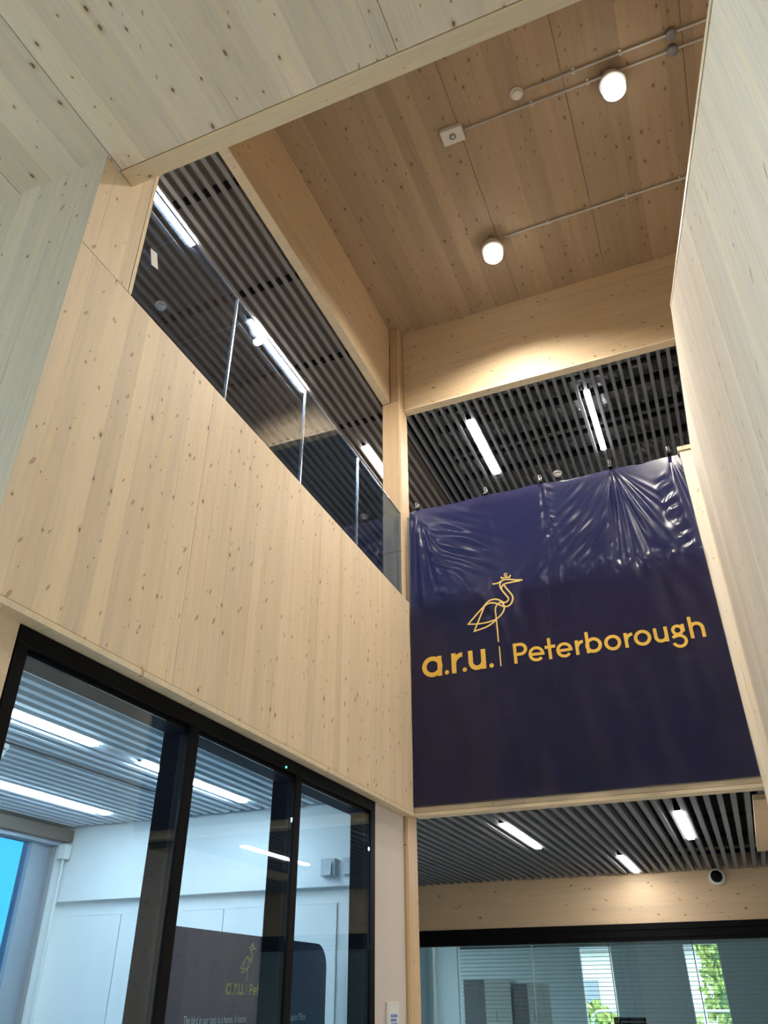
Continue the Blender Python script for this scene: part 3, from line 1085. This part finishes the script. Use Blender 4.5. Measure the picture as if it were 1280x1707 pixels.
g2 = empty('glass_balustrade', (-1.0, 6.50, 4.7))
tag(g2, 'glass balustrade behind the navy banner', 'balustrade')
xs_ = [-2.43, -1.53, -0.63, 0.27]
for a, b2 in zip(xs_, xs_[1:]):
    glass_pane(g2, a + 0.006, b2 - 0.006, YF + 0.060, YF + 0.074, ZT + 0.001, 5.80)
B('top_edge', -2.43, 0.27, YF + 0.060, YF + 0.074, 5.801, 5.806, M_CHROME, g2)

sticker = MB().box(-0.0008, 0.0008, -0.03, 0.03, -0.055, 0.055).obj('paper_tag', M_TEXTW, recenter=False)
sticker.location = (-2.4475, 2.38, 5.28)
sticker.rotation_euler = (radians(18), 0, 0)
tag(sticker, 'small white paper sticker on the nearest left glass pane', 'sticker')

# ------------------------------------------------------------------ banner
BX0, BX1, BZ0, BZ1 = -2.372, 0.281, 2.925, 5.835
CLIPS = [-2.305, -1.569, -1.015, -0.342, 0.195]


def hsh(i):
    return (sin(i * 12.9898) * 43758.5453) % 1.0


def nz_(a, b, c=0.0):
    return mnoise.noise(Vector((a, b, c)))


def sst(a, b, x):
    t = min(1.0, max(0.0, (x - a) / (b - a)))
    return t * t * (3 - 2 * t)


def wr_(x, z):
    """how far the vinyl bulges towards the room at plane point x, z"""
    up_ = z > ZT
    top = 1.0 if up_ else exp((z - ZT) / 0.22)
    right = sst(-1.10, -0.85, x)
    H_ = BZ1 - ZT
    # the loose upper half leans back from the upstand towards the glass
    lean = 0.022 + 0.030 * right
    d = 0.012 - (lean * (z - ZT) / H_ if up_ else 0.0)
    # pleats fanning out below each clip
    for i, cx in enumerate(CLIPS):
        dz = BZ1 + 0.03 - z
        dx = x - cx - 0.10 * dz * (i >= 3)
        r = sqrt(dx * dx + dz * dz) + 1e-4
        th = math.atan2(dx, dz)
        amp = (0.9, 0.15, 0.6, 2.1, 1.0)[i]
        wid = (0.35, 0.3, 0.22, 0.42, 0.30)[i]
        k = (8, 6, 9, 9, 9)[i]
        fan = exp(-(th / wid) ** 2)
        d += amp * 0.019 * sst(0.0, 0.45, r) * exp(-max(0, r - 0.6) / 1.1) * fan * nz_(th * k, r * 0.9, i * 7.3) * 1.6 * top
        d -= amp * 0.006 * exp(-r / 0.06)
    # buckles in the right-hand column
    cxr = 0.055 + 0.115 * (BZ1 - z)
    u = (x - cxr) / 0.055
    if z > ZT - 0.1:
        env = exp(-u * u) * sst(BZ1 - 0.12, BZ1 - 0.35, z) * sst(ZT - 0.02, ZT + 0.10, z)
        d += 0.010 * env * sin((z - 0.5 * x) * 44 + 2.5 * nz_(z * 4, x * 3))
    # gathers beside the vertical weld
    xs = -0.985 - 0.053 * (BZ1 - z)
    v = (x - xs - 0.045) / 0.038
    d += 0.0032 * exp(-v * v) * nz_(z * 26 + 9 * x, x * 8, 3.0) * 1.8 * (1.0 if up_ else 0.5 * exp((z - ZT) / 0.7))
    d += 0.0035 * exp(-((x - xs) / 0.010) ** 2)
    # drag lines, left and middle, irregular
    wl_ = exp(-((x + 1.92) / 0.30) ** 2) * exp(-((z - 5.30) / 0.36) ** 2)
    d += 0.030 * wl_ * nz_((z + 0.50 * x) * 13, (x - 0.5 * z) * 2.0, 1.0)
    wm = exp(-((x + 1.15) / 0.17) ** 2) * exp(-((z - 5.25) / 0.38) ** 2)
    d += 0.020 * wm * nz_((z - 1.0 * x) * 12, (x + z) * 2.0, 5.0)
    wq_ = exp(-((x + 0.66) / 0.20) ** 2) * exp(-((z - 5.2) / 0.36) ** 2)
    d += 0.030 * wq_ * nz_((z - 1.1 * x) * 14, (x + z) * 2.4, 9.0)
    # long diagonal crease at the left
    s = (x + 2.30) * 0.74 - (5.72 - z) * 0.42
    d -= 0.007 * exp(-(s / 0.028) ** 2) * (1 if z > 4.55 else exp((z - 4.55) / 0.1))
    # crumple where the cloth meets the top of the upstand
    e = exp(-((z - ZT - 0.02) / 0.085) ** 2)
    d += 0.020 * e * nz_(13 * x, 5 * z, 11.0) * (0.25 + 0.75 * sst(-1.2, -0.9, x))
    d += 0.007 * e * nz_(34 * x, 18 * z, 12.0) * (0.25 + 0.75 * sst(-1.2, -0.9, x))
    # soft vertical fall of the lower half
    lo = sst(ZT + 0.05, ZT - 0.35, z)
    d += lo * 0.024 * nz_(2.6 * x + 0.25 * z, 0.7 * z, 21.0)
    d += lo * 0.011 * nz_(7.0 * x + 0.9 * z, 1.6 * z, 23.0)
    d += lo * 0.0018 * nz_(3.0 * x, 16.0 * z, 25.0)
    d += 0.004 * nz_(2.2 * x, 2.0 * z, 31.0)
    return d


NX, NZ = 230, 260
bm = bmesh.new()
grid = []
for j in range(NZ + 1):
    z = BZ0 + (BZ1 - BZ0) * j / NZ
    for i in range(NX + 1):
        f = i / NX
        xl_ = BX0 - 0.022 * (BZ1 - z) / 2.9
        x = xl_ + (BX1 - xl_) * f
        zz = z
        if j == NZ:
            # top hem sags slightly between clips
            zz -= 0.012 * min(1, min(abs(x - c) for c in CLIPS) / 0.25) ** 1.5
        grid.append(bm.verts.new((x, YF - 0.002 - max(-0.052, wr_(x, z)), zz)))
for j in range(NZ):
    for i in range(NX):
        a = j * (NX + 1) + i
        f = bm.faces.new((grid[a], grid[a + 1], grid[a + NX + 2], grid[a + NX + 1]))
        f.smooth = True
me = bpy.data.meshes.new('banner')
bm.to_mesh(me)
bm.free()
me.transform(Matrix.Translation((1.05, -YF, -4.38)))
ban = link('banner', me, M_BANNER, None, (-1.05, YF, 4.38))
tag(ban, 'large navy vinyl banner with yellow heron emblem and lettering', 'banner')


LOGO = []


def stroke_mesh(paths, w, name, mat, closed_flags=None, off=0.0035, where=None):
    """flat strokes following the cloth; paths are lists of (x, z)"""
    if where is None:
        LOGO.append((paths, w, name, mat, closed_flags))
    else:
        paths = [[(where[1] + (x + 2.284) * where[3], where[2] + (z - 4.03) * where[3]) for x, z in p] for p in paths]
    bm = bmesh.new()
    for pi_, path in enumerate(paths):
        closed = bool(closed_flags and closed_flags[pi_])
        # resample finely so the print follows the folds
        pts = []
        seq = path + ([path[0]] if closed else [])
        for (a, b) in zip(seq, seq[1:]):
            dd = math.dist(a, b)
            n = max(1, int(dd / (0.02 if where is None else 1.0)))
            for k in range(n):
                pts.append((a[0] + (b[0] - a[0]) * k / n, a[1] + (b[1] - a[1]) * k / n))
        if not closed:
            pts.append(seq[-1])
        n = len(pts)
        Ls, Rs = [], []
        for i in range(n):
            p = pts[i]
            pa = pts[(i - 1) % n] if (closed or i > 0) else None
            pb = pts[(i + 1) % n] if (closed or i < n - 1) else None
            def nrm(a, b):
                dx, dz = b[0] - a[0], b[1] - a[1]
                l = math.hypot(dx, dz) or 1
                return (-dz / l, dx / l)
            if pa and pb:
                n1, n2 = nrm(pa, p), nrm(p, pb)
                mx, mz = n1[0] + n2[0], n1[1] + n2[1]
                l = math.hypot(mx, mz)
                if l < 0.4:
                    mx, mz, sc = n1[0], n1[1], 1.0
                else:
                    mx, mz = mx / l, mz / l
                    sc = min(1.8, 1 / max(0.3, mx * n1[0] + mz * n1[1]))
            else:
                mx, mz = nrm(p, pb) if pb else nrm(pa, p)
                sc = 1.0
            h = w / 2 * sc
            for s, arr in ((1, Ls), (-1, Rs)):
                x, z = p[0] + s * mx * h, p[1] + s * mz * h
                if where is not None:
                    arr.append(bm.verts.new((0.0138, x - 4.78, z)))
                    continue
                arr.append(bm.verts.new((x + 1.05, -0.002 - max(-0.052, wr_(x, z)) - off, z - 4.38)))
        rng = range(n) if closed else range(n - 1)
        for i in rng:
            j = (i + 1) % n
            bm.faces.new((Rs[i], Rs[j], Ls[j], Ls[i]))
    me = bpy.data.meshes.new(name)
    bm.to_mesh(me)
    bm.free()
    return link(name, me, mat, ban if where is None else ds)


def arc(cx, cz, rx, rz, a0, a1, n=20):
    return [(cx + rx * cos(radians(a0 + (a1 - a0) * k / n)), cz + rz * sin(radians(a0 + (a1 - a0) * k / n))) for k in range(n + 1)]


def disc(cx, cz, r):
    return [[(cx - r, cz), (cx + r, cz)]], 2 * r


BASE = 4.030
Wb, Wp = 0.042, 0.028


def letter(paths, w, closed=None, mat=None):
    return stroke_mesh(paths, w, 'letter', mat or M_YELLOW, closed)


def dot(cx, cz, r=0.0205):
    # a round full stop as a thick ring closed to its centre
    return stroke_mesh([arc(cx, cz, r / 2, r / 2, 0, 360, 20)[:-1]], r, 'full_stop', M_YELLOW, [True])


letter([arc(-2.187, 4.125, 0.076, 0.076, 0, 360, 40)[:-1], [(-2.118, 4.030), (-2.118, 4.218)]], Wb, [True, False])
dot(-2.050, 4.050)
letter([[(-1.981, 4.030), (-1.981, 4.218)], arc(-1.898, 4.118, 0.080, 0.078, 170, 90, 12)], Wb)
dot(-1.882, 4.050)
letter([[(-1.822, 4.217), (-1.822, 4.115)] + arc(-1.763, 4.110, 0.059, 0.061, 180, 360, 20) + [(-1.704, 4.12)], [(-1.704, 4.030), (-1.704, 4.215)]], Wb)
dot(-1.635, 4.050)
stroke_mesh([[(-1.5525, 4.216), (-1.5525, 4.032)]], 0.011, 'divider_bar', M_GOLD)
# Peterborough
letter([[(-1.415, 4.030), (-1.415, 4.215)], [(-1.401, 4.201), (-1.368, 4.201)] + arc(-1.366, 4.157, 0.045, 0.044, 90, -90, 18) + [(-1.401, 4.113)]], Wp)
for cx in (-1.232, -0.991):
    letter([arc(cx, 4.095, 0.055, 0.055, 0, 318, 36), [(cx - 0.05, 4.093), (cx + 0.069, 4.093)]], Wp * 0.92)
letter([[(-1.1145, 4.030), (-1.1145, 4.220)], [(-1.156, 4.141), (-1.064, 4.141)]], Wp)
letter([[(-0.882, 4.030), (-0.882, 4.161)], arc(-0.826, 4.090, 0.054, 0.054, 165, 90, 10)], Wp)
letter([[(-0.791, 4.030), (-0.791, 4.220)], arc(-0.742, 4.095, 0.055, 0.055, 0, 360, 36)[:-1]], Wp, [False, True])
letter([arc(-0.585, 4.096, 0.055, 0.055, 0, 360, 36)[:-1]], Wp, [True])
letter([[(-0.475, 4.030), (-0.475, 4.161)], arc(-0.418, 4.090, 0.054, 0.054, 165, 90, 10)], Wp)
letter([arc(-0.342, 4.097, 0.055, 0.055, 0, 360, 36)[:-1]], Wp, [True])
letter([[(-0.237, 4.160), (-0.237, 4.085)] + arc(-0.195, 4.084, 0.042, 0.042, 180, 360, 16) + [(-0.153, 4.09)], [(-0.153, 4.030), (-0.153, 4.160)]], Wp)
letter([arc(-0.062, 4.119, 0.036, 0.036, 0, 360, 28)[:-1], [(-0.018, 4.100), (-0.018, 4.166)],
        [(-0.108, 4.054), (-0.092, 4.069)] + arc(-0.061, 4.024, 0.049, 0.047, 112, -162, 30)], Wp * 0.9, [True, False, False])
letter([[(0.0415, 4.030), (0.0415, 4.217)], [(0.0415, 4.105)] + arc(0.086, 4.110, 0.0445, 0.045, 178, 0, 16) + [(0.1305, 4.030)]], Wp)

HERON = {
    'head_line': [(-1.566, 4.835), (-1.539, 4.831), (-1.512, 4.836), (-1.484, 4.848), (-1.457, 4.857), (-1.425, 4.856), (-1.388, 4.846), (-1.347, 4.833), (-1.282, 4.819), (-1.348, 4.818), (-1.402, 4.817), (-1.444, 4.815), (-1.469, 4.807), (-1.483, 4.789), (-1.487, 4.77)],
    'body_line': [(-1.484, 4.846), (-1.497, 4.827), (-1.5, 4.804), (-1.491, 4.771), (-1.468, 4.729), (-1.44, 4.684), (-1.427, 4.662), (-1.432, 4.64), (-1.448, 4.627), (-1.466, 4.624), (-1.489, 4.636), (-1.511, 4.656), (-1.531, 4.67), (-1.557, 4.677), (-1.584, 4.678), (-1.611, 4.672), (-1.639, 4.654), (-1.668, 4.63), (-1.749, 4.551), (-1.823, 4.475), (-1.739, 4.464), (-1.664, 4.464), (-1.558, 4.476), (-1.519, 4.497), (-1.488, 4.53), (-1.472, 4.566), (-1.476, 4.603), (-1.485, 4.623), (-1.495, 4.632), (-1.513, 4.631), (-1.535, 4.62), (-1.552, 4.597), (-1.559, 4.57), (-1.558, 4.52), (-1.556, 4.47), (-1.556, 4.377), (-1.556, 4.258)],
    'neck_line': [(-1.46, 4.805), (-1.438, 4.763), (-1.406, 4.711), (-1.389, 4.68), (-1.387, 4.646), (-1.405, 4.604), (-1.433, 4.582), (-1.462, 4.581), (-1.495, 4.595), (-1.535, 4.625), (-1.566, 4.64), (-1.597, 4.648), (-1.629, 4.644), (-1.663, 4.629), (-1.685, 4.582), (-1.739, 4.464), (-1.771, 4.396), (-1.716, 4.407), (-1.651, 4.423), (-1.591, 4.451), (-1.557, 4.474)],
    'crown_line': [(-1.482, 4.892), (-1.47, 4.873), (-1.455, 4.878), (-1.433, 4.879), (-1.402, 4.873), (-1.39, 4.896)],
}


def chaikin(p, sharp=0.8):
    out = [p[0]]
    for i in range(1, len(p) - 1):
        a, b, c = p[i - 1], p[i], p[i + 1]
        v1 = (b[0] - a[0], b[1] - a[1])
        v2 = (c[0] - b[0], c[1] - b[1])
        cs = (v1[0] * v2[0] + v1[1] * v2[1]) / (math.hypot(*v1) * math.hypot(*v2) + 1e-9)
        if cs < 0.3:
            out.append(b)
        else:
            out.append((b[0] * 0.75 + a[0] * 0.25, b[1] * 0.75 + a[1] * 0.25))
            out.append((b[0] * 0.75 + c[0] * 0.25, b[1] * 0.75 + c[1] * 0.25))
    out.append(p[-1])
    return out


for k, p in HERON.items():
    q = p if k == 'crown_line' else chaikin(p)
    stroke_mesh([q], 0.0135, 'heron_' + k, M_GOLD)
stroke_mesh([arc(-1.435, 4.9085, 0.0125, 0.0125, 0, 360, 18)[:-1], [(-1.434, 4.895), (-1.434, 4.878)]], 0.008, 'heron_crown_orb', M_GOLD, [True, False])

# bulldog clips holding the banner to the glass
wh = ('leftmost clip at the banner top, beside the column', 'second clip from left on the banner top edge',
      'middle clip on the banner top, by the vertical weld', 'fourth clip from left on the banner top edge',
      'rightmost clip at the banner top, by the stair wall')
for cx, lb in zip(CLIPS, wh):
    t = empty('banner_clip', (cx, YF + 0.045, 5.862))
    tag(t, 'black and silver ' + lb, 'clip', 'clips along the banner top')
    MB().prism([(-0.075, -0.035), (-0.062, -0.035), (0.0, 0.018), (0.052, -0.035), (0.060, -0.035), (0.012, 0.024), (-0.012, 0.024)], 'X', -0.016, 0.016).obj('jaw', M_BLACK, t, recenter=False)
    for sy in (-1, 1):
        MB().tube([(-0.012, 0.006 * sy, 0.015), (-0.009, 0.022 * sy, 0.075), (0.009, 0.022 * sy, 0.075), (0.012, 0.006 * sy, 0.015)], 0.0042, 6).obj('wire_handle', M_CHROME, t, True, recenter=False)

# ------------------------------------------------------------------ display stand in the glazed room
ds = empty('display_stand', (-2.86, 4.78, 0))
tag(ds, 'navy fabric display stand with rounded top corners and yellow logo', 'display stand')
yL, yR, zt, rr = -1.02, 1.0, 1.90, 0.15
prof = [(yL, 0.02), (yR, 0.02)] + [(yR - rr + rr * cos(radians(a)), zt - rr + rr * sin(radians(a))) for a in range(0, 91, 10)] + \
       [(yL + rr + rr * cos(radians(a)), zt - rr + rr * sin(radians(a))) for a in range(90, 181, 10)]
MB().prism(prof, 'X', -0.018, 0.012).obj('fabric_panel', M_NAVYD, ds, recenter=False)
for yy in (yL + 0.3, yR - 0.3):
    MB().box(-0.2, 0.2, yy - 0.04, yy + 0.04, 0.0, 0.02, 0.004).obj('foot', M_ALU, ds, recenter=False)


def text(s, y, z, size, mat, parent, sx=1.0, name='letter'):
    """one part per character, spaced as the font sets them"""
    def width(t):
        cu = bpy.data.curves.new('t', 'FONT')
        cu.body = t
        cu.size = size
        tmp = bpy.data.objects.new('t', cu)
        COL.objects.link(tmp)
        me = bpy.data.meshes.new_from_object(tmp.evaluated_get(bpy.context.evaluated_depsgraph_get()))
        bpy.data.objects.remove(tmp)
        bpy.data.curves.remove(cu)
        return me, (max((v.co.x for v in me.vertices), default=0.0))
    for i, ch in enumerate(s):
        if ch == ' ':
            continue
        full, wf_ = width(s[:i + 1])
        me, w1_ = width(ch)
        me.name = name
        me.materials.append(mat)
        o = bpy.data.objects.new(name, me)
        COL.objects.link(o)
        o.parent = parent
        o.matrix_local = Matrix(((0, 0, 1, 0.0135), (sx, 0, 0, y + sx * (wf_ - w1_)), (0, 1, 0, z), (0, 0, 0, 1)))


TX0, TX1, TZ, TS, TSX = -0.672, 0.479, 1.452, 0.055, 0.70
LY0, LZ0, LS = 4.489, 1.588, 0.305
text('The bird in our logo is a heron. A heron', TX0, TZ, TS, M_TEXTW, ds, TSX)
text('e up to 195cm', TX1, TZ, TS, M_TEXTW, ds, TSX)


# the same emblem and lettering, small, printed on the stand
for paths, w, nm, mt, cl in LOGO:
    stroke_mesh(paths, max(w * LS, 0.0045), nm, mt, cl, where=('stand', LY0, LZ0, LS))

# ------------------------------------------------------------------ speakers, wall device, door sign, dome camera
for i, (xa, xb, lb) in enumerate(((-2.966, -2.846, 'white wall speaker on room wall, left of two, with sloped face'),
                                  (-2.782, -2.662, 'white wall speaker on room wall, right of two, beside dark frame'))):
    t = empty('wall_speaker', ((xa + xb) / 2, YR, 2.425))
    tag(t, lb, 'speaker', 'wall speakers in the glazed room')
    MB().box(-0.06, 0.06, -0.055, -0.001, -0.064, 0.064, 0.006).obj('body', M_SPK, t, recenter=False)
    MB().prism([(-0.056, -0.055), (-0.056, 0.05), (-0.066, 0.03), (-0.078, -0.055)], 'X', -0.036, 0.036).obj('grille', M_SPK, t, recenter=False)

t = empty('curtain_rail_unit', (-5.50, 5.85, 2.70))
tag(t, 'small white blind motor box beside the tinted window head', 'blind motor')
MB().box(-0.05, 0.03, -0.04, 0.04, -0.07, 0.05, 0.006).obj('case', M_PLAST, t, recenter=False)
MB().tube([(-0.01, 0, -0.07), (-0.01, 0, -1.9)], 0.012, 8).obj('rail', M_PLAST, t, recenter=False)

t = empty('door_sign', (-2.475, 6.085, 1.44))
tag(t, 'small framed room sign on the plaster wall beside the column', 'sign')
MB().box(0.0005, 0.014, -0.112, 0.112, -0.11, 0.11, 0.004).obj('frame', M_PLAST, t, recenter=False)
MB().box(0.0135, 0.0155, -0.088, 0.088, -0.088, 0.088).obj('paper', M_TEXTW, t, recenter=False)
for k in range(5):
    MB().box(0.0152, 0.0162, -0.055, 0.075 - 0.02 * (k % 2), 0.018 - 0.026 * k, 0.036 - 0.026 * k).obj('printed_line', M_BLUEP, t, recenter=False)

t = empty('dome_camera', (-0.27, 11.148, 2.82))
tag(t, 'white and black dome security camera on the low rear beam', 'security camera')
MB().lathe([(0.098, 0.0), (0.100, -0.03), (0.092, -0.055), (0.07, -0.065)], axis='Y', n=32).obj('base', M_PLAST, t, True, recenter=False)
MB().lathe([(0.068, -0.058), (0.064, -0.085), (0.045, -0.112), (0.015, -0.124)], axis='Y', n=28).obj('dome', M_BLACK, t, True, recenter=False)

# ------------------------------------------------------------------ office behind the rear glazing
def cabinet(label, x0, x1, xd, y0, z1, handle=True):
    t = empty('cabinet', ((x0 + xd) / 2, y0, 0))
    tag(t, label, 'cabinet', 'grey office cabinets behind the glazing')
    cx = (x0 + xd) / 2
    MB().box(x0 - cx, x1 - cx, 0.0, 0.45, 0, z1).obj('side_body', M_CABD, t, recenter=False)
    n = max(1, round((xd - x1) / 0.33))
    for k in range(n):
        a = x1 - cx + (xd - x1) * k / n + 0.003
        b = x1 - cx + (xd - x1) * (k + 1) / n - 0.003
        dr = MB().box(a, b, -0.02, 0.45, 0.06, z1 - 0.002, 0.003).obj('door', M_CABL, t, recenter=False)
        h = MB().tube([((a + b) / 2 - 0.03, -0.02, 1.30), ((a + b) / 2 - 0.03, -0.045, 1.32), ((a + b) / 2 - 0.03, -0.045, 1.42), ((a + b) / 2 - 0.03, -0.02, 1.44)], 0.006, 6).obj('handle', M_GREYP, dr, recenter=False)
    return t


cabinet('tall grey cabinet with two pale doors, left behind office glass', -4.29, -3.955, -3.55, 13.5, 1.835)
cabinet('tall grey cabinet with one pale door, right of its taller neighbour', -3.52, -3.296, -3.06, 13.5, 1.775)
t = empty('monitor', (-1.80, 13.4, 0.74))
tag(t, 'dark computer monitor below the left rear window', 'monitor')
MB().box(-0.27, 0.17, 0.0, 0.03, 0.28, 0.62, 0.006).obj('screen', M_BLACK, t, recenter=False)
MB().box(-0.08, -0.02, 0.03, 0.06, 0.0, 0.4).obj('stand', M_GREYP, t, recenter=False)
t = empty('desk', (-1.6, 13.6, 0))
tag(t, 'grey office desk behind the rear glazing', 'desk')
MB().box(-0.8, 0.9, -0.4, 0.4, 0.70, 0.735, 0.004).obj('desktop', M_CABL, t, recenter=False)
for sx in (-0.75, 0.85):
    for sy in (-0.35, 0.35):
        MB().box(sx - 0.02, sx + 0.02, sy - 0.02, sy + 0.02, 0, 0.70).obj('leg', M_GREYP, t, recenter=False)

# venetian blinds hanging just behind the office glass
def blind(label, x0, x1, y):
    t = empty('window_blind', ((x0 + x1) / 2, y, 2.16))
    tag(t, label, 'blind', 'venetian blinds behind the office glass')
    h = (x1 - x0) / 2 - 0.012
    MB().box(-h, h, -0.018, 0.018, -0.03, 0.0).obj('head_rail', M_BLIND, t, recenter=False)
    sl_ = MB().box(-h, h, -0.013, 0.013, -0.0008, 0.0008).mesh('blind_slat')
    sl_.materials.append(M_BLIND)
    for k in range(26):
        o = link('blind_slat', sl_, None, t, (0, 0, -0.055 - 0.045 * k))
        o.rotation_euler = (radians(-10), 0, 0)
    for s in (-0.6, 0.6):
        MB().tube([(s * h, 0, -0.02), (s * h, 0, -1.25)], 0.0015, 4).obj('cord', M_BLIND, t, recenter=False)


for a, b2, lb in ((-3.625, -2.65, 'open venetian blind behind the office pane with the cabinets'),
                  (-2.65, -1.675, 'open venetian blind behind the office pane left of centre'),
                  (-1.675, -0.70, 'open venetian blind behind the office pane right of centre'),
                  (-0.70, 0.27, 'open venetian blind behind the rightmost visible office pane')):
    blind(lb, a, b2, 11.30)
